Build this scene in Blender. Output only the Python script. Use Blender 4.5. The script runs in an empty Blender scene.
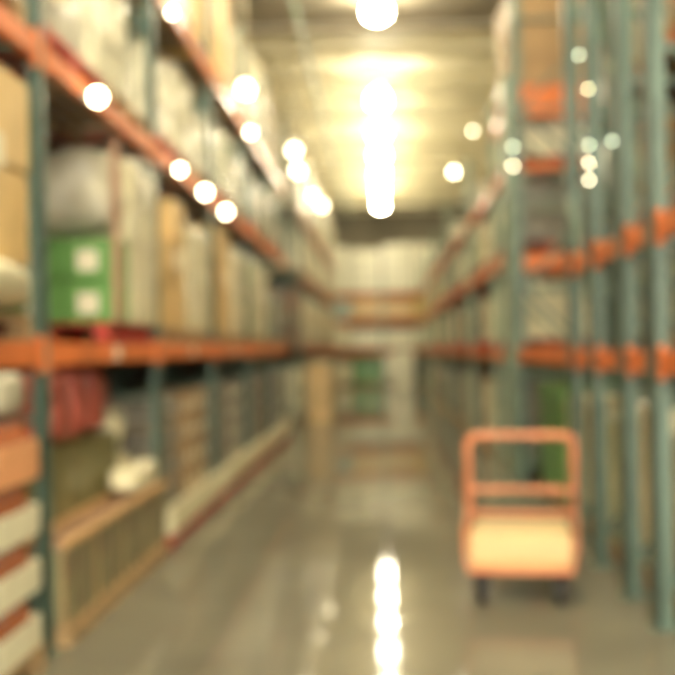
import bpy, bmesh, math, random
from mathutils import Vector, Matrix, noise
random.seed(7)
S = bpy.context.scene
C = S.collection
R = math.radians

# ------------------------------------------------------------------ materials
def mat(name, col, rough=.5, metal=0, var=.12, scale=6, bump=0, coat=0, emit=None, estr=0, col2=None, alpha=1, rvar=0, bscale=None, stretch=None):
    m = bpy.data.materials.new(name); m.use_nodes = True
    nt = m.node_tree; b = nt.nodes['Principled BSDF']
    tc = nt.nodes.new('ShaderNodeTexCoord'); n = nt.nodes.new('ShaderNodeTexNoise')
    mp = nt.nodes.new('ShaderNodeMapping')
    if stretch: mp.inputs['Scale'].default_value = stretch
    nt.links.new(tc.outputs['Object'], mp.inputs['Vector']); nt.links.new(mp.outputs[0], n.inputs['Vector'])
    n.inputs['Scale'].default_value = scale; n.inputs['Detail'].default_value = 4
    r = nt.nodes.new('ShaderNodeValToRGB'); nt.links.new(n.outputs['Fac'], r.inputs[0])
    c2 = col2 or tuple(c*(1-var) for c in col); c1 = col if col2 else tuple(min(1, c*(1+var)) for c in col)
    r.color_ramp.elements[0].position = .38; r.color_ramp.elements[1].position = .62
    r.color_ramp.elements[0].color = (*c2, 1); r.color_ramp.elements[1].color = (*c1, 1)
    nt.links.new(r.outputs[0], b.inputs['Base Color'])
    b.inputs['Roughness'].default_value = rough; b.inputs['Metallic'].default_value = metal
    b.inputs['Coat Weight'].default_value = coat; b.inputs['Coat Roughness'].default_value = .15
    b.inputs['Alpha'].default_value = alpha
    if rvar:
        mr = nt.nodes.new('ShaderNodeMapRange'); nt.links.new(n.outputs['Fac'], mr.inputs[0])
        mr.inputs[3].default_value = rough-rvar; mr.inputs[4].default_value = rough+rvar
        nt.links.new(mr.outputs[0], b.inputs['Roughness'])
    if bump:
        n2 = nt.nodes.new('ShaderNodeTexNoise'); n2.inputs['Scale'].default_value = bscale or scale*3
        nt.links.new(mp.outputs[0], n2.inputs['Vector'])
        bp = nt.nodes.new('ShaderNodeBump'); bp.inputs['Strength'].default_value = bump; bp.inputs['Distance'].default_value = .02
        nt.links.new(n2.outputs['Fac'], bp.inputs['Height']); nt.links.new(bp.outputs[0], b.inputs['Normal'])
    if emit:
        b.inputs['Emission Color'].default_value = (*emit, 1); b.inputs['Emission Strength'].default_value = estr
    return m

M = {}
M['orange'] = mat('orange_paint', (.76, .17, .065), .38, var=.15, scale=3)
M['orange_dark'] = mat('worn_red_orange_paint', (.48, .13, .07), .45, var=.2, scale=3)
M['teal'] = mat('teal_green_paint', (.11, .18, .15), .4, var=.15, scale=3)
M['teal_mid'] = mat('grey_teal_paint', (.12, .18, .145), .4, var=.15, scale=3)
M['teal_light'] = mat('pale_teal_paint', (.27, .35, .25), .4, var=.15, scale=3)
M['wire'] = mat('galvanised_wire', (.30, .30, .26), .4, metal=.6)
M['wood'] = mat('pallet_wood', (.42, .28, .14), .7, var=.25, scale=4, bump=.3, stretch=(1, 6, 6))
M['red_wood'] = mat('red_painted_pallet_wood', (.40, .045, .03), .6, var=.2, scale=4)
M['floor'] = None
M['rubber'] = mat('black_rubber', (.02, .018, .018), .6)
M['steel'] = mat('steel', (.45, .44, .40), .3, metal=.9)
M['white_card'] = mat('white_card', (.78, .72, .50), .55, var=.05)
M['label'] = mat('paper_label', (.80, .75, .58), .6, var=.04)
M['film'] = mat('stretch_film', (.95, .93, .80), .2, var=.03, bump=.55, bscale=7, alpha=.24, stretch=(1, 1, .35))
cols = {
 'cream': (.74, .68, .46), 'white': (.82, .79, .60), 'tan': (.72, .50, .22), 'brown': (.36, .23, .11),
 'grey': (.22, .20, .16), 'dark grey': (.10, .09, .08), 'olive': (.20, .18, .07), 'pale green': (.55, .58, .36),
 'red': (.48, .045, .03), 'green': (.13, .30, .08), 'pinkish brown': (.38, .22, .14), 'yellow': (.80, .50, .10),
 'blue grey': (.42, .50, .42), 'orange': (.75, .20, .05), 'pale grey': (.50, .47, .36)}
for k, v in cols.items():
    M[k] = mat(k.replace(' ', '_')+'_carton', v, .5, var=.12, scale=2.2, coat=.25)

# ------------------------------------------------------------------ mesh helpers
class MB:
    def __init__(s): s.bm = bmesh.new()
    def box(s, x0, x1, y0, y1, z0, z1, bev=0, rot=None, seg=1):
        t = bmesh.new(); bmesh.ops.create_cube(t, size=1)
        sc = (abs(x1-x0), abs(y1-y0), abs(z1-z0))
        bmesh.ops.scale(t, vec=sc, verts=t.verts)
        if bev: bmesh.ops.bevel(t, geom=t.edges[:], offset=min(bev, min(sc)*.45), segments=seg, affect='EDGES')
        mt = Matrix.Translation(((x0+x1)/2, (y0+y1)/2, (z0+z1)/2))
        if rot is not None: mt = mt @ rot
        t.transform(mt); s._add(t); return s
    def _add(s, t):
        me = bpy.data.meshes.new('t'); t.to_mesh(me); s.bm.from_mesh(me); bpy.data.meshes.remove(me); t.free()
    def bar(s, a, b, w, d=None, seg=4):
        a = Vector(a); b = Vector(b); v = b-a; t = bmesh.new()
        if seg == 4:
            bmesh.ops.create_cube(t, size=1); bmesh.ops.scale(t, vec=(w, d or w, v.length), verts=t.verts)
            bmesh.ops.bevel(t, geom=t.edges[:], offset=min(w, d or w)*.15, segments=1, affect='EDGES')
        else:
            bmesh.ops.create_cone(t, cap_ends=True, segments=seg, radius1=w/2, radius2=w/2, depth=v.length)
        t.transform(Matrix.Translation((a+b)/2) @ v.to_track_quat('Z', 'Y').to_matrix().to_4x4()); s._add(t); return s
    def tube(s, pts, r, seg=10):
        pts = [Vector(p) for p in pts]; rings = []
        for i, p in enumerate(pts):
            d = (pts[min(i+1, len(pts)-1)]-pts[max(i-1, 0)]).normalized()
            q = d.to_track_quat('Z', 'X')
            rings.append([s.bm.verts.new(p+q @ Vector((r*math.cos(2*math.pi*k/seg), r*math.sin(2*math.pi*k/seg), 0))) for k in range(seg)])
        for a, b in zip(rings, rings[1:]):
            for k in range(seg): s.bm.faces.new((a[k], a[(k+1) % seg], b[(k+1) % seg], b[k]))
        s.bm.faces.new(rings[0][::-1]); s.bm.faces.new(rings[-1]); return s
    def lathe(s, prof, seg=20, mtx=None):
        rings = []
        for r, z in prof:
            rings.append([s.bm.verts.new((max(r, .0005)*math.cos(2*math.pi*k/seg), max(r, .0005)*math.sin(2*math.pi*k/seg), z)) for k in range(seg)])
        for a, b in zip(rings, rings[1:]):
            for k in range(seg): s.bm.faces.new((a[k], a[(k+1) % seg], b[(k+1) % seg], b[k]))
        s.bm.faces.new(rings[0][::-1]); s.bm.faces.new(rings[-1])
        if mtx: bmesh.ops.transform(s.bm, matrix=mtx, verts=[v for r in rings for v in r])
        return s
    def lump(s, x0, x1, y0, y1, z0, z1, amp=.02, seed=0, cuts=6, power=6, fr=3.):
        """soft rounded box (sack / wrapped bundle); bottom stays flat"""
        t = bmesh.new(); bmesh.ops.create_cube(t, size=2)
        bmesh.ops.subdivide_edges(t, edges=t.edges[:], cuts=cuts, use_grid_fill=True)
        h = Vector((x1-x0, y1-y0, z1-z0))/2; c = Vector((x0+x1, y0+y1, z0+z1))/2
        for v in t.verts:
            p = v.co.copy(); n = (abs(p.x)**power+abs(p.y)**power+abs(p.z)**power)**(1/power)
            p /= n
            q = Vector((p.x*h.x, p.y*h.y, p.z*h.z))
            q *= 1+amp*(noise.noise((q+Vector((seed*3.7, seed, 0)))*fr)-.3)/max(.2, min(h))*.6
            q.x = max(-h.x, min(h.x, q.x)); q.y = max(-h.y, min(h.y, q.y)); q.z = max(-h.z, min(h.z, q.z))
            v.co = q+c
        for f in t.faces: f.smooth = True
        s._add(t); return s
    def build(s, name, m, parent=None, loc=None, smooth=False):
        me = bpy.data.meshes.new(name); bmesh.ops.recalc_face_normals(s.bm, faces=s.bm.faces[:])
        s.bm.to_mesh(me); s.bm.free()
        if smooth:
            for p in me.polygons: p.use_smooth = True
        me.materials.append(m)
        o = bpy.data.objects.new(name, me); C.objects.link(o)
        if parent: o.parent = parent
        if loc: o.location = loc
        return o

def tag(o, label=None, cat=None, group=None, kind=None):
    if label: o['label'] = label
    if cat: o['category'] = cat
    if group: o['group'] = group
    if kind: o['kind'] = kind
    return o
def empty(name, loc, label, cat, group=None, rz=0):
    o = bpy.data.objects.new(name, None); C.objects.link(o); o.location = loc; o.rotation_euler.z = rz
    o.empty_display_size = .1
    return tag(o, label, cat, group)
def dup(src, loc, label=None, group=None, rz=None, scale=None):
    def cp(o, par):
        c = o.copy(); C.objects.link(c)
        if par: c.parent = par
        for ch in kids.get(o.name, []): cp(ch, c)
        return c
    kids = {}
    def coll(o):
        kids[o.name] = list(o.children)
        for ch in o.children: coll(ch)
    coll(src)
    r = cp(src, None); r.location = loc
    if label: r['label'] = label
    if group: r['group'] = group
    if rz is not None: r.rotation_euler.z = rz
    if scale: r.scale = scale
    return r

# ------------------------------------------------------------------ setting
XL, XR, YB = -3.15, 4.35, 44.0      # side walls and back wall
ZC = 8.0
fm = bpy.data.materials.new('polished_concrete'); fm.use_nodes = True
nt = fm.node_tree; b = nt.nodes['Principled BSDF']
tc = nt.nodes.new('ShaderNodeTexCoord')
n1 = nt.nodes.new('ShaderNodeTexNoise'); n1.inputs['Scale'].default_value = .9; n1.inputs['Detail'].default_value = 8
nt.links.new(tc.outputs['Object'], n1.inputs['Vector'])
cr = nt.nodes.new('ShaderNodeValToRGB'); nt.links.new(n1.outputs['Fac'], cr.inputs[0])
cr.color_ramp.elements[0].position = .3; cr.color_ramp.elements[1].position = .7
cr.color_ramp.elements[0].color = (.165, .154, .120, 1); cr.color_ramp.elements[1].color = (.235, .220, .170, 1)
br = nt.nodes.new('ShaderNodeTexBrick'); br.offset = 0; br.inputs['Scale'].default_value = 1
br.inputs['Brick Width'].default_value = 4.5; br.inputs['Row Height'].default_value = 4.5
br.inputs['Mortar Size'].default_value = .008; br.inputs['Color1'].default_value = (1, 1, 1, 1); br.inputs['Color2'].default_value = (.95, .95, .95, 1)
br.inputs['Mortar'].default_value = (.4, .4, .4, 1)
nt.links.new(tc.outputs['Object'], br.inputs['Vector'])
mx = nt.nodes.new('ShaderNodeMix'); mx.data_type = 'RGBA'; mx.blend_type = 'MULTIPLY'; mx.inputs[0].default_value = 1
nt.links.new(cr.outputs[0], mx.inputs[6]); nt.links.new(br.outputs['Color'], mx.inputs[7]); nt.links.new(mx.outputs[2], b.inputs['Base Color'])
mr = nt.nodes.new('ShaderNodeMapRange'); nt.links.new(n1.outputs['Fac'], mr.inputs[0]); mr.inputs[3].default_value = .03; mr.inputs[4].default_value = .075
nt.links.new(mr.outputs[0], b.inputs['Roughness']); b.inputs['IOR'].default_value = 1.2
n3 = nt.nodes.new('ShaderNodeTexNoise'); n3.inputs['Scale'].default_value = 2.5; nt.links.new(tc.outputs['Object'], n3.inputs['Vector'])
bp = nt.nodes.new('ShaderNodeBump'); bp.inputs['Strength'].default_value = .012; bp.inputs['Distance'].default_value = .02
nt.links.new(n3.outputs['Fac'], bp.inputs['Height']); nt.links.new(bp.outputs[0], b.inputs['Normal'])

m_ceil = mat('cream_roof_deck', (.88, .82, .62), .6, var=.06, scale=.5)
m_joist = mat('cream_joist_paint', (.80, .73, .50), .5, var=.06, scale=.8)
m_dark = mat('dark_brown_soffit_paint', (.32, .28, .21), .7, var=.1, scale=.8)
m_wall = mat('deep_shade_sheet_wall', (.055, .048, .042), .8, var=.15, scale=.7)  # dark colour stands in for the deep shade behind the left rack
m_wallr = mat('grey_green_sheet_wall', (.16, .16, .11), .8, var=.15, scale=.7)
m_wallb = mat('brown_grey_end_wall', (.23, .20, .14), .8, var=.1, scale=.7)

def struct(mb, name, m): return tag(mb.build(name, m), kind='structure')
struct(MB().box(XL, XR, -6, YB, -.2, 0), 'floor', fm)
cb = MB().box(XL, XR, -6, YB, ZC, ZC+.1)
x = XL+.1
while x < XR-.1:                                   # corrugated deck ribs
    cb.box(x, x+.12, -6, YB, ZC-.05, ZC); x += .3
struct(cb, 'ceiling', m_ceil)
struct(MB().box(XL-.1, XL, -6, YB, 0, ZC), 'wall_left', m_wall)
struct(MB().box(XR, XR+.1, -6, YB, 0, ZC), 'wall_right', m_wallr)
wb = MB().box(XL, XR, YB, YB+.1, 0, ZC)
z = 6.2
while z < ZC-.1: wb.box(XL, XR, YB-.03, YB, z, z+.12); z += .3
struct(wb, 'wall_back', m_wallb)
k = 1
for y in [12.5]+[19.4+2.1*i for i in range(12)]:  # roof joists, each a top and bottom chord with a web
    j = MB().box(XL, XR, y-.06, y+.06, ZC-.15, ZC-.05).box(XL, XR, y-.06, y+.06, ZC-.62, ZC-.54)
    xx = XL; up = True
    while xx < XR-.6:
        a = (xx, y, ZC-.56 if up else ZC-.13); c_ = (xx+.5, y, ZC-.13 if up else ZC-.56)
        j.bar(a, c_, .04); xx += .5; up = not up
    struct(j, 'trim_%d' % k, m_joist); k += 1
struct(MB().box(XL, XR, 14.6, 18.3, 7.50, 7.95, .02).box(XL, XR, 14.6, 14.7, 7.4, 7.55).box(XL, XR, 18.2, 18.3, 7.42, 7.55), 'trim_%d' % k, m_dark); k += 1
# sprinkler and conduit pipes running down the aisle
struct(MB().bar((-1.35, 0, 7.2), (-1.35, YB, 7.2), .09, seg=12), 'trim_%d' % k, M['teal_light']); k += 1

# ------------------------------------------------------------------ lamps, then glint and glow stand-ins
LS = 150
m_bulb = mat('lit_lamp_glass', (1, .9, .6), .3, emit=(1.0, .90, .64), estr=LS)
m_house = mat('lamp_housing_aluminium', (.6, .56, .42), .35, metal=.7)
ly = [-3.2, 0.1, 3.4, 6.7, 10.0, 13.2, 16.5, 22.5, 25.9, 28.9, 32.1, 35.4, 39.0]
lamp0 = empty('high_bay_lamp', (0, ly[0], 7.2), '', 'lamp', 'high-bay lamps over the aisle')
MB().lathe([(0, -.20), (.10, -.19), (.19, -.13), (.21, -.04), (.19, .05), (.14, .14), (.10, .18)], 24).build('glow_body', m_bulb, lamp0, smooth=True)
MB().lathe([(.08, .17), (.16, .19), (.16, .24), (.10, .28), (.10, .40), (.03, .43), (.03, .44)], 20).build('housing', m_house, lamp0)
MB().bar((0, 0, .44), (0, 0, .62), .03, seg=8).build('hanging_rod', m_house, lamp0)
orda = ['first', 'second', 'third', 'fourth', 'fifth', 'sixth', 'seventh', 'eighth', 'ninth', 'tenth', 'eleventh', 'twelfth']
for i, y in enumerate(ly):
    if y < 14: lab = 'bright high-bay lamp hanging over the aisle, above the top edge of the picture'; 
    elif y < 20: lab = 'large bright lamp at the top edge of the picture, below the dark soffit'
    else:
        q = i-7
        lab = ['bright lamp high over the aisle, highest of the column of six discs', 'second bright lamp down in the column of six over the aisle',
               'third bright lamp down in the column of six over the aisle', 'fourth bright lamp down in the column of six over the aisle',
               'fifth bright lamp down in the column of six over the aisle', 'lowest bright lamp of the column of six, nearest the end wall'][q]
    o = lamp0 if i == 0 else dup(lamp0, (0, y, 7.2))
    o['label'] = lab

m_glint = mat('bright_glint_glow', (1, .9, .7), .3, emit=(1.0, .86, .56), estr=28)
m_glint_dim = mat('dim_glint_glow', (.9, .9, .6), .3, emit=(.82, .75, .42), estr=22)
m_glint_green = mat('greenish_glint_glow', (.8, .9, .7), .3, emit=(.52, .60, .42), estr=22)
def add_glint(x, y, z, r, lab, m=None, grp=None, side=1):  # added glowing ball standing in for a highlight on a beam or post
    o = empty('glint_ball', (x, y, z), lab, 'lamp', grp)
    MB().lathe([(0, -r), (r*.5, -r*.87), (r*.87, -r*.5), (r, 0), (r*.87, r*.5), (r*.5, r*.87), (0, r)], 16).build('glow_body', m or m_glint, o, smooth=True)
    MB().box(-side*(r*1.6), -side*r*.7, -r, r, -r*.6, r*.6, .003).build('glint_mount', M['steel'], o)
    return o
XP = -1.72
for y, r, z, lab in [(6.05, .046, 3.150, 'large bright round glint stand-in on the left rack beam nearest the camera'),
                  (8.51, .034, 3.147, 'bright round glint stand-in second along the left rack beam, beside wrapped pallets'),
                  (9.71, .046, 3.144, 'bright round glint stand-in third along the left rack beam, past a smaller one'),
                  (11.0, .046, 3.13, 'bright round glint stand-in farthest along the left rack beam'),
                  ]:
    add_glint(XP+.02, y, z, r, lab, None, 'glint stand-ins along the left beams')
for y, z, r, lab in [(8.29, 4.41, .026, 'bright round glint stand-in on the uppermost left beam near the picture edge'),
                     (13.2, 4.48, .04, 'bright round glint stand-in midway along the uppermost left beam')]:
    add_glint(XP+.02, y, z, r, lab, None, 'glint stand-ins along the left beams')

def orb(x, y, z, r, lab):  # added glowing ball on a rod, standing in for an unidentified glow
    o = empty('added_glow_orb', (x, y, z), lab, 'lamp', 'pendant stand-ins for glows above the left racks')
    MB().lathe([(0, -r), (r*.5, -r*.87), (r*.87, -r*.5), (r, 0), (r*.87, r*.5), (r*.5, r*.87), (.03, r)], 18).build('glow_body', m_orb, o, smooth=True)
    MB().bar((0, 0, r), (0, 0, ZC-.06-z), .025, seg=8).build('hanging_rod', m_house, o)
m_orb = mat('added_orb_glow', (1, .9, .7), .3, emit=(1.0, .86, .56), estr=16)
for a in [(-1.66, 12.5, 4.86, .09, 'added glowing pendant hanging beside the uppermost left shelf, nearest of its row'),
          (-1.68, 19.7, 5.52, .10, 'added glowing pendant over the cross aisle gap between the left racks, higher one'),
          (-1.70, 20.7, 5.30, .10, 'added glowing pendant over the cross aisle gap between the left racks, lower one'),
          (-1.62, 24.0, 5.30, .07, 'added glowing pendant beside the farther left rack, nearer of its pair'),
          (-1.58, 27.2, 5.50, .09, 'added glowing pendant beside the farther left rack, farther of its pair')]: orb(*a)

# ------------------------------------------------------------------ racks
def frame(par, xf, xb, y, h, m, pr=0, pw=.095):
    """upright frame: front post, rear post, feet and bracing"""
    f = MB(); s = 1 if xb > xf else -1
    f.box(xf-s*pr, xf-s*pr+s*.03, y-pw/2, y+pw/2, 0, h, .004)           # C-section post
    f.box(xf-s*pr, xf+s*.06, y-pw/2, y-pw/2+.012, 0, h).box(xf-s*pr, xf+s*.06, y+pw/2-.012, y+pw/2, 0, h)
    o = f.build('post', m, par)
    g = MB().box(xb, xb-s*.03, y-pw/2, y+pw/2, 0, h, .004).box(xb, xb-s*.075, y-pw/2, y-pw/2+.012, 0, h).box(xb, xb-s*.075, y+pw/2-.012, y+pw/2, 0, h)
    g.build('post', m, par)
    MB().box(xf-s*(.02+pr), xf+s*.11, y-min(.075, pw*.55), y+min(.075, pw*.55), 0, .012).build('foot_plate', m, o)
    br = MB(); z = .25; fl = True
    while z < h-1.0:
        br.bar((xf+s*.05, y, z), (xb-s*.05, y, z), .035)
        br.bar((xf+s*.05, y, z if fl else z+1.0), (xb-s*.05, y, z+1.0 if fl else z), .035); z += 1.0; fl = not fl
    br.build('brace', m, par)
def beam(par, x, y0, y1, z, m, s, h=.13):
    o = MB().box(x, x+s*.05, y0, y1, z-h/2, z+h/2, .010, seg=2).box(x-s*.006, x+s*.03, y0-.0, y0+.045, z-h*.75, z+h*.75, .004).box(x-s*.006, x+s*.03, y1-.045, y1, z-h*.75, z+h*.75, .004).build('beam', m, par)
    return o
def deck(par, xf, xb, y0, y1, z):
    d = MB(); x0, x1 = min(xf, xb)+.055, max(xf, xb)-.055
    n = 9
    for i in range(n):
        y = y0+.08+(y1-y0-.16)*i/(n-1); d.box(x0, x1, y-.006, y+.006, z-.02, z-.004)
    for i in range(6):
        x = x0+.02+(x1-x0-.04)*i/5; d.box(x-.006, x+.006, y0+.06, y1-.06, z-.012, z)
    d.build('wire_deck', M['wire'], par)
def rack(loc_lab, xf, xb, ys, levels, mpost, mbeam, h, tagpos=(), pw=.095, pr=0):
    s = 1 if xb > xf else -1
    p = empty('pallet_rack', ((xf+xb)/2, (ys[0]+ys[-1])/2, 0), loc_lab, 'rack')
    bx, by = p.location.x, p.location.y
    nb = len(C.objects)
    for y in ys: frame(p, xf-bx, xb-bx, y-by, h, mpost, pr, pw=.09 if y == 13.455 else pw)
    for a, b_ in zip(ys, ys[1:]):
        for z in levels:
            if (z == 2.24 and a > 7.5) or (z == 4.45 and a > 13): continue
            for xx, ss in ((xf, s), (xb, -s)):
                o = beam(p, xx-bx-ss*.004, a-by+.05, b_-by-.05, z, mbeam, ss)
                if xx == xf and (round(a, 1), z) in tagpos:
                    MB().box(xx-bx-ss*.012, xx-bx-ss*.006, a-by+1.35, a-by+1.47, z-.045, z+.045).build('price_tag', M['label'], o)
            deck(p, xf-bx, xb-bx, a-by+.05, b_-by-.05, z+.065)
    return p

XF, XBK = -1.80, -2.95
ysL = [2.65+2.7*i for i in range(7)]
LV = [1.60, 3.22, 4.60]
rack('long near pallet rack of teal posts and orange beams on the left', XF, XBK, ysL, LV, M['teal'], M['orange'], 6.0,
     tagpos={(round(q, 1), 1.60) for q in ysL[1:4]})
ysL2 = [22.0+2.7*i for i in range(7)]
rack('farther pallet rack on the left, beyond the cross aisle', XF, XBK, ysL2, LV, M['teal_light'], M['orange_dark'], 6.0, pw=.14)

# right hand racks
RX, RXB = 1.53, 2.63
rack('see-through pale teal pallet rack nearest on the right, close-set posts', RX, RXB, [3.0, 5.6, 6.3, 7.2, 8.0, 11.2], [1.49, 2.24], M['teal_mid'], M['orange'], 6.6, pw=.10, pr=.04)
ysR = [12.1, 13.455]+[17.5+5.4*i for i in range(5)]
LR = [1.47, 2.66, 3.72, 4.45]
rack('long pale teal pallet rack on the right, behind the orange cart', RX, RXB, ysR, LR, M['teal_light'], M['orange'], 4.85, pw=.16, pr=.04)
ysB = [5.9+2.7*i for i in range(7)]
LB = [1.5, 3.0, 4.5]
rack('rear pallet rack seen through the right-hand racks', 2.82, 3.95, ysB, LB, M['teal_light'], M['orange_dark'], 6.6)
# two long diagonal braces on the near right rack
o = [q for q in C.objects if q.get('label', '').startswith('see-through')][0]
bx, by = o.location.x, o.location.y
MB().bar((1.83-bx, 7.93-by, 3.85), (2.17-bx, 7.93-by, 2.60), .075, .03).build('brace', M['teal_light'], o)
MB().bar((1.50-bx, 7.93-by, 2.75), (1.72-bx, 7.93-by, 1.50), .07, .03).build('brace', M['teal_light'], o)

# ------------------------------------------------------------------ pallets and loads
def pallet_mesh(m):
    p = MB()
    for i in range(7): p.box(-.55, .55, -.58+i*.1717, -.58+i*.1717+.13, .118, .138, .004)
    for x in (-.5, 0, .5):
        p.box(x-.05, x+.05, -.58, .58, .098, .118)
        for y in (-.53, 0, .53): p.box(x-.05, x+.05, y-.06, y+.06, .02, .098, .004)
        p.box(x-.05, x+.05, -.58, .58, 0, .02)
    o = p.build('wooden_pallet', m); return o
pal_w = pallet_mesh(M['wood']); pal_r = pallet_mesh(M['red_wood']); pal_used = {0: False, 1: False}
def place_pallet(x, y, z, red, lab, rz=0, grp='pallets on the racks'):
    src = pal_r if red else pal_w
    if not pal_used[int(red)]: pal_used[int(red)] = True; o = src
    else: o = src.copy(); C.objects.link(o)
    o.location = (x, y, z); o.rotation_euler.z = rz
    if x == 2.08: o.scale = (.92, .97, 1)
    return tag(o, lab, 'pallet', grp)

carton_me = {}
def carton_mesh(c, w, d, h):
    k_ = (c, round(w, 2), round(d, 2), round(h, 2))
    if k_ not in carton_me:
        t = MB().box(-w/2+.006, w/2-.006, -d/2+.006, d/2-.006, 0, h-.006, .012, seg=2).build('carton', M[c])
        carton_me[k_] = t.data; bpy.data.objects.remove(t)
    return carton_me[k_]
def load(x, y, z, w, d, h, c, wrap, lab, c2=None, seed=0, nz=None, cat='pallet load'):
    """wrapped unit load: carton children in layers, film, label"""
    o = empty('pallet_load', (x, y, z), lab, cat)
    nz = nz or max(1, round(h/.42)); nd, nw = 2, 2
    rnd = random.Random(seed)
    skip = rnd.random() < .5 and nz > 2
    for kz in range(nz):
        for iy in range(nd):
            for ix in range(nw):
                if skip and kz == nz-1 and ((iy+ix) % 2 == seed % 2): continue
                cc = c2 if (c2 and (kz < nz*.45)) else c
                q = bpy.data.objects.new('carton', carton_mesh(cc, w/nw, d/nd, h/nz)); C.objects.link(q); q.parent = o
                q.location = (-w/2+w/nw*(ix+.5)+rnd.uniform(-.008, .008), -d/2+d/nd*(iy+.5)+rnd.uniform(-.008, .008), h/nz*kz)
    if wrap:
        f = MB().lump(-w/2-.03, w/2+.03, -d/2-.03, d/2+.03, .01, h+.05, .05, seed, cuts=9, power=14, fr=4)
        f.build('plastic_wrap', M['film'], o)
    s = -1 if x > 0 else 1
    MB().box(s*(w/2+.034), s*(w/2+.04), -.12, .10, h*.45, h*.45+.16).build('paper_label', M['label'], o)
    return o

lvname = {0: 'floor', 1: 'lowest shelf', 2: 'middle shelf', 3: 'top shelf'}
# (bay index, half) -> colour plan for the left near rack
planL1 = {(0, 0): ('tan', 1.25), (0, 1): ('tan', 1.34), (1, 1): None, (2, 0): ('tan', 1.25), (2, 1): ('cream', 1.1), (3, 0): ('tan', 1.3), (3, 1): ('cream', 1.15),
          (4, 0): ('pale green', 1.2), (4, 1): ('cream', 1.1), (5, 0): ('blue grey', .8), (5, 1): ('dark grey', .9)}
planL2 = {(0, 1): ('grey', .9), (1, 0): ('pale grey', .72), (1, 1): ('white', 1.0), (2, 0): ('white', .88), (2, 1): ('white', 1.15), (3, 0): ('white', .95), (3, 1): ('pale green', 1.1),
          (4, 0): ('white', 1.1), (4, 1): ('blue grey', .9), (5, 0): ('cream', 1.1), (5, 1): ('white', 1.1)}
planL3 = {(2, 1): ('white', 1.2), (3, 0): ('yellow', 1.75), (3, 1): ('tan', 1.6), (4, 0): ('white', 1.4), (4, 1): ('white', 1.5), (5, 0): ('cream', 1.6), (5, 1): ('tan', 1.6), (2, 0): ('cream', 1.3)}
ordb = ['bay at the picture edge', 'second bay', 'third bay', 'fourth bay', 'fifth bay', 'sixth bay', 'seventh bay']
sd = 0
for lv, plan in ((1, planL1), (2, planL2), (3, planL3)):
    for (bay, half), v in plan.items():
        if not v: continue
        c, h = v; sd += 1
        y = 2.65+2.7*bay+.72+half*1.27; z = LV[lv-1]+.067
        hh = 'nearer' if half == 0 else 'farther'
        place_pallet(-2.38, y, z, lv == 2 and sd % 2 == 0, 'pallet under the load, %s half of %s, %s, left rack' % (hh, ordb[bay], lvname[lv]))
        load(-2.36-(.10 if lv > 1 else 0), y, z+.14, 1.08-(.06 if lv > 1 else 0), 1.12-(.14 if lv == 2 else 0), min(h-.1, [9, 1.2, .96, 9][lv]) if (lv, bay, half) != (1, 0, 1) else .95, c, c not in ('tan', 'yellow'), '%s wrapped load, %s half of %s, %s, left rack' % (c, hh, ordb[bay], lvname[lv]), seed=sd)
# white sagging sack in front of the tan load at the left picture edge
MBs = MB().lump(-.30, .30, -.38, .38, 0, .24, .05, 3, power=4)
o = MBs.build('plastic_sack', M['white_card'], loc=(-1.98, 4.62, 1.812)); 
# the sack rests beside the load: shift that load back
for q in C.objects:
    if q.get('label', '') in ('tan wrapped load, farther half of bay at the picture edge, lowest shelf, left rack',):
        q.location.z += .25; q.location.x -= .0
tag(o, 'white plastic sack squashed under the tan load at the left picture edge', 'sack')
o.location = (-2.16, 4.52, 1.808); o.scale = (1.75, 1.45, 1.0)

# feature load: second bay, farther half, lowest shelf: green cartons below, grey wrapped bundle above
y0 = 7.30
zb = LV[0]+.067
place_pallet(-2.38, y0-.04, zb, True, 'red pallet under the green and grey load on the lowest left shelf')
root = empty('pallet_load', (-2.31, y0, zb+.14), 'big grey and cream wrapped load with green cartons at its foot, left rack', 'pallet load')
for ix in range(3):
    for iz in range(2):
        q = MB().box(-.52+ix*.35, -.52+ix*.35+.34, -.57, -.20, iz*.29, iz*.29+.28, .01).build('carton', M['green'], root)
        if ix > 0:
            MB().box(-.44+ix*.35, -.30+ix*.35, -.574, -.5705, iz*.29+.06, iz*.29+.20).build('printed_panel', M['label'], q)
for iy in range(2):
    for iz in range(4):
        for ix in range(2):
            MB().box(-.52+ix*.53, -.0+ix*.53, -.19+iy*.385, .19+iy*.385, iz*.29, iz*.29+.285, .012).build('carton', M['cream'], root)
MB().lump(-.54, .54, -.585, .585, .59, 1.24, .10, 5, cuts=10, power=5, fr=3).build('wrapped_bundle', M['pale grey'], root)
MB().lump(-.56, .56, -.18, .60, .01, 1.26, .05, 9, cuts=9, power=14, fr=4).build('plastic_wrap', M['film'], root)
MB().box(.50, .552, -.592, -.54, .0, 1.22, .01).build('corner_board', M['pinkish brown'], root)

# left far rack
rc = ['cream', 'tan', 'white', 'cream', 'white', 'pinkish brown', 'white', 'cream']
for lv in (0, 1, 2, 3):
    for bay in range(6):
        for half in range(2):
            sd += 1
            y = 22+2.7*bay+.72+half*1.27; z = (LV[lv-1]+.067) if lv else 0
            c = rc[(bay*3+half*2+lv*5) % len(rc)]; hh = 'nearer' if half == 0 else 'farther'
            h = [1.2, 1.25, 1.06, 1.7][lv]-(sd % 3)*.1
            place_pallet(-2.38, y, z, False, 'pallet, %s half of %s, %s, farther left rack' % (hh, ['first bay']+ordb[1:] if 0 else (['first bay']+ordb[1:])[bay], lvname[lv]))
            load(-2.36, y, z+.14, 1.08, 1.12, h-.1, c, lv == 3 and half == 0, '%s load, %s half of %s, %s, farther left rack' % (c, hh, (['first bay']+ordb[1:])[bay], lvname[lv]), seed=sd)

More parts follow.
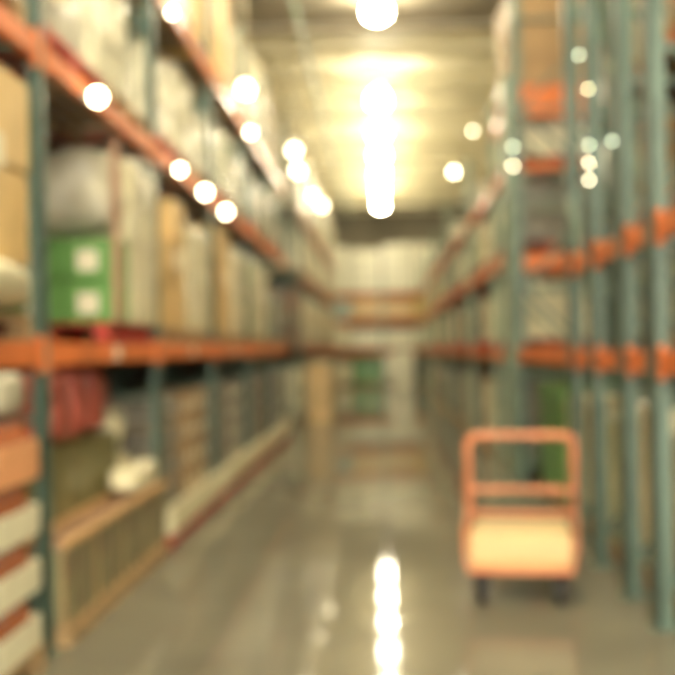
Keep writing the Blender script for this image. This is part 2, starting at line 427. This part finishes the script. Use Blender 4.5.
# right rack: see-through bays first, then loaded
planR = {
 0: [('grey', 1.05), ('pinkish brown', 1.0), ('cream', 1.0), ('grey', .9)],
 1: [('cream', .78), ('pale green', .8), ('cream', .7), ('dark grey', .8)],
 2: [('grey', .74), ('tan', .7), ('cream', .7), ('pale green', .7)],
 3: [('white', .42), ('grey', .4), ('tan', .4), ('pale grey', .4)],
 4: [('brown', 1.2), ('tan', 1.3), ('cream', 1.3), ('white', 1.2)]}
lvr = {0: 'floor', 1: 'first shelf', 2: 'second shelf', 3: 'third shelf', 4: 'top shelf'}
for lv in range(5):
    for bay in range(9):
        if lv == 4 and bay > 0: continue
        for half in range(2):
            if (lv == 4 and half) or (lv == 3 and bay*2+half in (1, 2, 5, 6, 9, 10, 13)): continue
            sd += 1
            c, h = planR[lv][(bay*2+half+ (bay//2)) % 4]
            y = 12.1+2.7*bay+.72+half*1.27; z = (LR[lv-1]+.067) if lv else 0
            hh = 'nearer' if half == 0 else 'farther'
            bn = (['first pair']+[q.replace('bay', 'pair') for q in ordb[1:]]+['eighth pair', 'ninth pair'])[bay]
            place_pallet(2.08, y, z, lv in (1, 3, 4, 2), 'pallet, %s half of %s, %s, long right rack' % (hh, bn, lvr[lv]))
            if lv == 4 and bay < 2:
                place_pallet(2.08, y, z+.14, True, 'upper of two stacked pallets, %s half of %s, top shelf, long right rack' % (hh, bn)); z += .14
            load(2.09, y, z+.14, 1.0, 1.12, h-.05, c, False, '%s load, %s half of %s, %s, long right rack' % (c, hh, bn, lvr[lv]), seed=sd)

lr = [q for q in C.objects if q.get('label', '').startswith('long pale teal')][0]
for zc, hh_ in ((1.50, .15), (2.60, .22), (3.745, .09), (4.53, .38)):
    MB().box(1.62-2.08, 2.54-2.08, 12.02-lr.location.y, 12.06-lr.location.y, zc-hh_/2, zc+hh_/2, .01).build('end_beam', M['orange'], lr)
# rear right rack
rb = ['pale grey', 'blue grey', 'grey', 'pale green', 'brown', 'pinkish brown']
for lv in range(4):
    for bay in range(6):
        for half in range(2):
            if (lv*7+bay*3+half) % 6 == 5: continue
            sd += 1
            c = rb[(bay*5+half+lv*2) % 6]; y = 5.9+2.7*bay+.72+half*1.27; z = (LB[lv-1]+.067) if lv else 0
            hh = 'nearer' if half == 0 else 'farther'; bn = (['first bay']+ordb[1:])[bay]
            place_pallet(3.39, y, z, False, 'pallet, %s half of %s, %s, rear right rack' % (hh, bn, lvr[lv] if lv < 3 else 'top shelf'))
            load(3.38, y, z+.14, 1.0, 1.12, 1.05-(sd % 3)*.12, c, False, '%s load, %s half of %s, %s, rear right rack' % (c, hh, bn, lvr[lv] if lv < 3 else 'top shelf'), seed=sd)

# goods standing on the floor inside the near right rack
near = [('pale grey', 5.68, 6.22, 1.05), ('cream', 6.38, 7.10, 1.2), ('pale green', 7.28, 7.90, 1.05), ('cream', 8.12, 9.4, 1.15), ('green', 9.6, 11.0, 1.2)]
for i, (c, a, b_, h) in enumerate(near):
    o = empty('pallet_load', (2.15, (a+b_)/2, .0), '%s carton stack on the floor of the near right rack, %s from the camera' % (c, orda[i]), 'carton stack')
    MB().box(-.46, .42, -(b_-a)/2, (b_-a)/2, 0, .11, .01).build('base', M['brown'], o)
    n = 4
    for kz in range(n):
        for ix in range(2):
            MB().box(-.44+ix*.43, -.02+ix*.43, -(b_-a)/2+.02, (b_-a)/2-.02, .115+kz*(h-.12)/n, .11+(kz+1)*(h-.12)/n, .015).build('carton', M[c], o)

# ------------------------------------------------------------------ end rack across the back
er = empty('pallet_rack', (0, 42.6, 0), 'rack across the far end of the aisle below the dark wall', 'rack')
for x in (-2.7, 0.0, 2.7):
    for yy in (-.5, .5):
        MB().box(x-.05, x+.05, yy-.04, yy+.04, 0, 4.6, .005).build('post', M['teal_light'], er)
LE = [1.43, 2.68, 3.80]
for z in LE:
    for a, b_ in ((-2.7, 0), (0, 2.7)):
        for yy in (-.54, .50):
            MB().box(a+.05, b_-.05, yy-.01, yy+.04, z-.07, z+.07, .008).build('beam', M['orange'], er)
        MB().box(a+.06, b_-.06, -.48, .48, z+.05, z+.066).build('wire_deck', M['wire'], er)
endp = {0: [('cream', .9), ('green', 1.0), ('white', 1.18), ('dark grey', .85)], 1: [('cream', .95), ('white', .75), ('white', .7), ('white', .85)],
        2: [('blue grey', .8), ('tan', .8), ('tan', .7), ('yellow', .9)], 3: [('white', 1.9), ('white', 1.8), ('white', 2.0), ('white', 2.0)]}
lve = {0: 'floor', 1: 'lowest shelf', 2: 'middle shelf', 3: 'top shelf'}
for lv in range(4):
    for i in range(4):
        c, h = endp[lv][i]; x = [-2.0, -.68, .68, 2.0][i]; z = (LE[lv-1]+.067) if lv else 0; sd += 1
        place_pallet(x, 42.6, z+(.004 if lv else 0), False, 'pallet, %s from left, %s of the far end rack' % (orda[i], lve[lv]), R(90))
        o = load(x, 42.6, z+.144, 1.25, .9, h, c, False, '%s load, %s from left, %s of the far end rack' % (c, orda[i], lve[lv]), seed=sd)

# tan carton stack standing in front of the farther left rack
o = empty('carton_stack', (-1.42, 22.2, 0), 'tan carton stack on the floor in front of the farther left rack', 'carton stack')
for kz in range(4): MB().box(-.26, .26, -.3, .3, kz*.33, kz*.33+.325, .012).build('carton', M['tan'], o)
o = empty('carton_stack', (.80, 40.9, 0), 'white carton stack standing on the aisle floor before the far end rack', 'carton stack')
for kz in range(3): MB().box(-.36-.04*kz, .36+.04*kz, -.3, .3, kz*.5, kz*.5+.495, .015).build('carton', M['white'], o)

# ------------------------------------------------------------------ left floor level
# bay at the picture edge: tiers of jars in white trays
jar0 = empty('jar', (0, 0, 0), '', 'jar')
m_jar = mat('brown_sauce_jar', (.40, .12, .04), .25, var=.15, coat=.5)
m_lid = mat('dark_jar_lid', (.15, .06, .03), .4)
MB().lathe([(.055, 0), (.065, .01), (.068, .12), (.066, .18), (.050, .215), (.048, .23)], 18).build('jar_body', m_jar, jar0, smooth=True)
MB().lathe([(.053, .225), (.055, .23), (.055, .255), (.05, .26)], 18).build('lid', m_lid, jar0)
m_tray2 = mat('orange_tray_board', (.76, .36, .17), .6, var=.08)
m_tray = mat('white_tray_board', (.74, .70, .52), .6, var=.06)
tz = [.14, .42, .70, .98]
first = True
tn = ['lowest', 'second lowest', 'second highest', 'highest']
for ti, z in enumerate(tz):
    for yi, yc in enumerate((4.79, 4.23)):
        t = empty('display_tray', (-2.02, yc, z), '%s tray of jars, %s the first left post' % (('white' if ti < 3 else 'orange')+' '+tn[ti], 'beside' if yi == 0 else 'one back from'), 'tray', 'jar trays at the left edge')
        mt = m_tray if ti < 3 else m_tray2
        up = .045 if ti == 3 else 0
        MB().box(-.27, .27, -.27, .27, 0, .018+up).build('tray_floor', mt, t)
        MB().box(.255, .27, -.27, .27, .018+up, .15+up, .003).box(-.27, -.255, -.27, .27, .018+up, .15+up, .003).box(-.255, .255, -.27, -.255, .018+up, .15+up, .003).box(-.255, .255, .255, .27, .018+up, .15+up, .003).build('tray_wall', mt, t)
        for a in range(3):
            for b_ in range(3):
                p = (-2.02+.17-a*.16, yc-.17+b_*.17, z+.0185+up)
                j = jar0 if first else dup(jar0, p)
                if first: j.location = p; first = False
                j['label'] = 'brown jar standing in the %s tray %s the first left post' % (tn[ti], 'beside' if yi == 0 else 'one back from')
                j['group'] = 'jars in the %s tray %s' % (tn[ti], 'beside the post' if yi == 0 else 'one back')
# trays sit on jar tops: spacing boards
place_pallet(-2.30, 4.52, .0, False, 'pallet under the trays of jars at the left picture edge', grp='floor pallets on the left')
for yi, yc in enumerate((4.79, 4.23)):
    for q in range(2):
        o = MB().lump(-.13, .13, -.2, .2, 0, .22, .03, q, power=4).build('plastic_bag', M['pale grey'], loc=(-1.90-.27*q, yc, 1.305))
        tag(o, 'pale grey bag on the topmost jar tray %s, %s' % ('beside the post' if yi == 0 else 'one back from the post', 'at the front' if q == 0 else 'behind another'), 'bag', 'bags on the jar trays')

# second bay: slatted crates in front, olive cartons and red sacks behind
m_slat = mat('olive_slat', (.27, .25, .13), .6, var=.3, scale=5, col2=(.20, .15, .09))
m_rim = mat('pale_wood_rim', (.62, .38, .17), .5, var=.15)
CW = .13
cr0 = empty('slatted_crate', (0, 0, 0), '', 'crate', 'slatted crates in the second bay')
sl = MB()
for i in range(3):
    y = -.20+i*.2
    sl.box(CW-.015, CW-.003, y-.065, y+.065, .01, .44, .004).box(-CW+.003, -CW+.015, y-.065, y+.065, .01, .44, .004)
for i in range(3):
    x = -.075+i*.075
    sl.box(x-.03, x+.03, -.312, -.302, .01, .44, .004).box(x-.03, x+.03, .302, .312, .01, .44, .004)
sl.build('slat_panel', m_slat, cr0)
MB().box(CW-.022, CW+.012, -.315, .315, .43, .485, .008).box(-CW-.005, -CW+.022, -.315, .315, .43, .485, .008).build('rim', m_rim, cr0)
MB().box(-CW+.01, CW-.01, -.3, .3, 0, .02).build('base', m_rim, cr0)
MB().box(-CW+.03, CW-.03, -.30, .30, .0205, .455, .03).build('filling', M['pinkish brown'], cr0)
for s1 in (-1, 1):
    for s2 in (-1, 1): MB().box(s1*(CW-.035)-.006, s1*(CW-.035)+.012, s2*.285-.015, s2*.285+.015, .02, .43).build('corner_post', M['red_wood'] if s2 > 0 else m_rim, cr0)
names = ['nearest the camera', 'second from the camera', 'third from the camera', 'farthest from the camera']
for i in range(4):
    o = cr0 if i == 0 else dup(cr0, (0, 0, 0))
    o.location = (-1.87, 5.735+i*.635, .105); o['label'] = 'olive slatted crate with pale rim under the left rack, %s' % names[i]
for i in range(2):
    o = MB().box(-.62, .60, -.62, .62, .075, .10, .004)
    for x in (-.55, 0, .55): o.box(x-.06, x+.05, -.62, .62, 0, .075, .004)
    o = o.build('wooden_pallet', M['wood'], loc=(-2.33, 6.06+i*1.26, 0)); tag(o, 'pallet under the slatted crates, %s end of the row' % ('nearer' if i == 0 else 'farther'), 'pallet', 'floor pallets on the left')
car = None
for i in range(5):
    for kz in range(2):
        o = MB().box(-.30, .30, -.2125, .2125, 0, .455, .012, seg=2).build('carton', M['olive']) if car is None else car.copy()
        if car is None: car = o
        else: C.objects.link(o)
        o.location = (-2.325, 5.64+i*.43, .102+kz*.458)
        tag(o, 'olive carton behind the slatted crates, %s layer, %s from the camera' % (['lower', 'upper'][kz], orda[i]), 'carton', 'olive cartons behind the slatted crates')
o = MB().box(-.30, .30, -.185, .185, 0, .485, .012, seg=2).build('carton', M['brown'], loc=(-2.325, 7.79, .102))
tag(o, 'brown carton under the white sack and jug beside the second left post', 'carton')
m_red = mat('red_sack_plastic', (.46, .10, .07), .4, var=.25, scale=4, coat=.3)
for i in range(5):
    o = MB().lump(-.27, .27, -.205, .205, 0, .48, .06, i+20, cuts=7, power=6).build('red_sack', m_red, loc=(-2.32, 5.64+i*.43, 1.018))
    tag(o, 'upright red sack on the olive cartons, %s from the camera' % orda[i], 'sack', 'red sacks under the left rack')
m_wh = mat('glossy_white_plastic', (.82, .76, .52), .3, var=.05, coat=.3)
for i, (x, y, z, w, l, h) in enumerate([(-1.87, 7.42, .592, .24, .78, .20), (-2.19, 7.785, .590, .36, .36, .26)]):
    o = MB().lump(-w/2, w/2, -l/2, l/2, 0, h, .04, i, power=4).build('white_sack', m_wh, loc=(x, y, z)); 
    tag(o, 'white sack lying on the slatted crates, %s' % ['flat one along the rim beside the second post', 'fatter one behind, under the jug'][i], 'sack', 'white sacks on the crates')
o = empty('white_jug', (-2.17, 7.78, .851), 'round white jug standing on the fatter white sack by the second post', 'jug')
MB().lathe([(.06, 0), (.10, .02), (.125, .08), (.13, .15), (.115, .22), (.07, .27), (.045, .29), (.045, .31)], 22).build('jug_body', m_wh, o, smooth=True)
MB().lathe([(.05, .305), (.052, .31), (.052, .34), (.046, .345)], 16).build('cap', M['pale grey'], o)
MB().tube([(.045, 0, .29), (.10, 0, .31), (.135, 0, .27), (.14, 0, .20), (.12, 0, .15)], .012, 8).build('handle', m_wh, o)

# bays three to six: cream trays on red pallets with packs stacked on them
def pack(c, style):
    o = empty('drinks_pack', (0, 0, -5), '', 'pack')
    if style == 'bottles':
        for a in range(3):
            for b_ in range(4):
                pass
        t = MB()
        for a in range(3):
            for b_ in range(4):
                t.lathe([(.038, .012), (.042, .02), (.042, .15), (.036, .18), (.016, .215), (.016, .235)], 10, Matrix.Translation((-.09+a*.09, -.135+b_*.09, 0)))
        t.build('bottle_cluster', M[c], o, smooth=True)
        t = MB()
        for a in range(3):
            for b_ in range(4): t.lathe([(.018, .232), (.018, .25), (.015, .252)], 8, Matrix.Translation((-.09+a*.09, -.135+b_*.09, 0)))
        t.build('bottle_caps', M['pale grey'], o)
        MB().box(-.14, .14, -.185, .185, 0, .012).build('card_base', M['brown'], o)
    else:
        MB().box(-.14, .14, -.185, .185, 0, .25, .01).build('carton', M[c], o)
        MB().box(.1405, .143, -.08, .08, .07, .18).build('paper_label', M['label'], o)
    return o
kinds = [('grey', 'bottles'), ('brown', 'box'), ('grey', 'bottles'), ('grey', 'box'), ('dark grey', 'box'), ('grey', 'bottles'), ('dark grey', 'box'), ('grey', 'box')]
for s_ in range(8):
    bay = 2+s_//2; half = s_ % 2
    y = 2.65+2.7*bay+.72+half*1.27; hh = 'nearer' if half == 0 else 'farther'
    bn = ordb[bay]
    o = MB()
    for i in range(7): o.box(-.52, .58, -.60+i*.175, -.60+i*.175+.14, .075, .10, .004)
    for x in (-.46, .03, .52): o.box(x-.06, x+.06, -.62, .62, 0, .075, .004)
    o = o.build('red_pallet', M['red_wood'], loc=(-2.33, y, 0)); tag(o, 'low red pallet on the floor, %s half of %s, left rack' % (hh, bn), 'pallet', 'red floor pallets on the left')
    t = empty('cream_tray', (-2.33, y, .102), 'long cream tray on a red pallet, %s half of %s, left rack' % (hh, bn), 'tray', 'cream trays on the left')
    MB().box(-.52, .60, -.622, .622, 0, .10, .01).build('tray_base', m_wh, t)
    MB().box(.54, .60, -.622, .622, .10, .235, .012).build('tray_wall', m_wh, t)
    MB().box(-.52, -.48, -.622, .622, .10, .235, .01).build('tray_wall', m_wh, t)
    c, st = kinds[s_]
    src = None
    for kz in range(4):
        for iy in range(3):
            for ix in range(1 if kz < 3 else 1):
                for col_ in range(2):
                    p = (-2.03-.30*col_, y-.39+iy*.39, .204+kz*.254)
                    if src is None: src = pack(c, st); src.location = p; q = src
                    else: q = dup(src, p)
                    cc = c
                    q['label'] = '%s %s pack in the stack, %s half of %s, floor of left rack' % (c, 'bottle' if st == 'bottles' else 'boxed', hh, bn)
                    q['group'] = 'packs stacked in the %s half of the %s' % (hh, bn)

# ------------------------------------------------------------------ cart
cart = empty('platform_cart', (.815, 6.12, 0), 'orange platform cart with upright rear handle standing on the aisle floor', 'cart', rz=R(-9))
m_cart = mat('orange_cart_paint', (.70, .25, .12), .35, var=.12, scale=4)
W, L = .328, .68
fr = MB().box(-W, W, 0, .045, .195, .240, .008).box(-W, W, L-.045, L, .195, .240, .008).box(-W, -W+.045, .045, L-.045, .195, .240, .008).box(W-.045, W, .045, L-.045, .195, .240, .008)
fr.build('frame', m_cart, cart)
MB().box(-W+.02, W-.02, .02, L-.02, .2405, .258, .003).build('deck_board', M['tan'], cart)
# low side rails
for s in (-1, 1):
    MB().tube([(s*(W+.0), .03, .24), (s*(W+.012), .05, .40), (s*(W+.02), .12, .455), (s*(W+.03), L-.05, .50)], .014).build('side_rail', m_cart, cart)
hw = .358
pts = [(-hw, L, .20), (-hw, L, .92)]
for a in range(1, 7):
    t = R(180-15*a); pts.append((-hw+.07+.07*math.cos(t), L, .92+.07*math.sin(t)))
for a in range(0, 6):
    t = R(90-15*a); pts.append((hw-.07+.07*math.cos(t), L, .92+.07*math.sin(t)))
pts += [(hw, L, .92), (hw, L, .20)]
MB().tube(pts, .027, 12).build('handle_frame', m_cart, cart, smooth=True)
MB().bar((-hw, L, .625), (hw, L, .625), .066, .03).build('crossbar', m_cart, cart)
MB().bar((-hw, L, .46), (hw, L, .46), .05, .03).build('crossbar', m_cart, cart)
for sx in (-1, 1):
    MB().box(sx*W-.02 if sx < 0 else W, -W if sx < 0 else hw+.015, L-.05, L+.02, .19, .245).build('handle_bracket', m_cart, cart)
for sx, sy, r in ((-1, .07, .086), (1, .07, .086), (-1, L-.10, .086), (1, L-.10, .086)):
    x = sx*.235 if sy < .2 else sx*.285
    w = MB().lathe([(.02, -.02), (r-.008, -.022), (r, -.015), (r, .015), (r-.008, .022), (.02, .02)], 24, Matrix.Translation((x, sy, r+.0)) @ Matrix.Rotation(R(90), 4, 'Y')).build('wheel', M['rubber'], cart)
    MB().box(x-.045, x-.028, sy-.025, sy+.025, r-.02, .18, .003).box(x+.028, x+.045, sy-.025, sy+.025, r-.02, .18, .003).box(x-.045, x+.045, sy-.035, sy+.035, .178, .1945, .004).build('caster_fork', M['rubber'], w)
    MB().bar((x-.048, sy, r), (x+.048, sy, r), .02, seg=10).build('axle', M['steel'], w)
# carton on the cart
bx = empty('flat_carton', (.815, 6.12, .2585), 'pale yellow flat carton lying on the orange cart', 'carton', rz=R(-9))
m_box = mat('pale_yellow_board', (.74, .57, .28), .4, var=.05, scale=3, coat=.2)
MB().box(-.312, .312, .03, .55, 0, .185, .02, seg=3).build('carton_body', m_box, bx)
MB().box(-.30, .30, .265, .315, .1845, .1865).build('packing_tape', M['cream'], bx)

# small glowing balls standing in for glints on the right-hand posts
def pix(px, py, d):
    s_, c_ = math.sin(R(1.05)), math.cos(R(1.05)); dx, up = px-383, 348-py
    return ((dx*c_+up*s_)*d/1000, d, 1.6+(-dx*s_+up*c_)*d/1000)
for px, py, d, m, lab in [(513, 166, 11.0, m_glint, 'bright round glint stand-in on the right rack left of the cream load'),
                       (513, 147, 11.0, m_glint_green, 'pale green round glint stand-in just above the bright one, right rack'),
                       (589, 145, 7.1, m_glint_green, 'pale green round glint stand-in, top of three close together, right rack'),
                       (589, 163, 7.1, m_glint, 'bright round glint stand-in, middle of three close together, right rack'),
                       (589, 180, 7.1, m_glint, 'bright round glint stand-in, lowest of three close together, right rack'),
                       (588, 89, 7.1, m_glint_dim, 'dim round glint stand-in alone above the three, right rack'),
                       (579, 55, 7.1, m_glint_green, 'pale green round glint stand-in near the top of the right rack'),
                       (612, 141, 6.2, m_glint_green, 'pale green round glint stand-in right of the three close together'),
                       (473, 131, 15.9, m_glint, 'bright round glint stand-in high at the left edge of the right racks'),
                       (454, 172, 20.2, m_glint, 'bright round glint stand-in deep along the right racks below the ceiling')]:
    x, y, z = pix(px, py, d)
    add_glint(x, y, z, .0016*d if d < 20 else .003*d, lab, m, 'small glint stand-ins on the right racks', side=-1)

# ------------------------------------------------------------------ world, camera
w = bpy.data.worlds.new('World'); S.world = w; w.use_nodes = True
bg = w.node_tree.nodes['Background']; bg.inputs[0].default_value = (1.0, .92, .74, 1); bg.inputs[1].default_value = 12.0

cam = bpy.data.cameras.new('camera'); co = bpy.data.objects.new('camera', cam); C.objects.link(co)
co.matrix_world = Matrix.Translation((0, 0, 1.6)) @ Matrix.Rotation(R(90), 4, 'X') @ Matrix.Rotation(R(-1.05), 4, 'Z')
cam.sensor_width = 36; cam.lens = 1000/675*36; cam.shift_x = -(383-337.5)/675; cam.shift_y = (348-337.5)/675
cam.dof.use_dof = True; cam.dof.focus_distance = 1.0; cam.dof.aperture_fstop = 2.7; cam.dof.aperture_blades = 0
cam.clip_end = 200
S.camera = co
S.view_settings.view_transform = 'Standard'; S.view_settings.look = 'None'; S.view_settings.gamma = 1
S.view_settings.exposure = -0.15
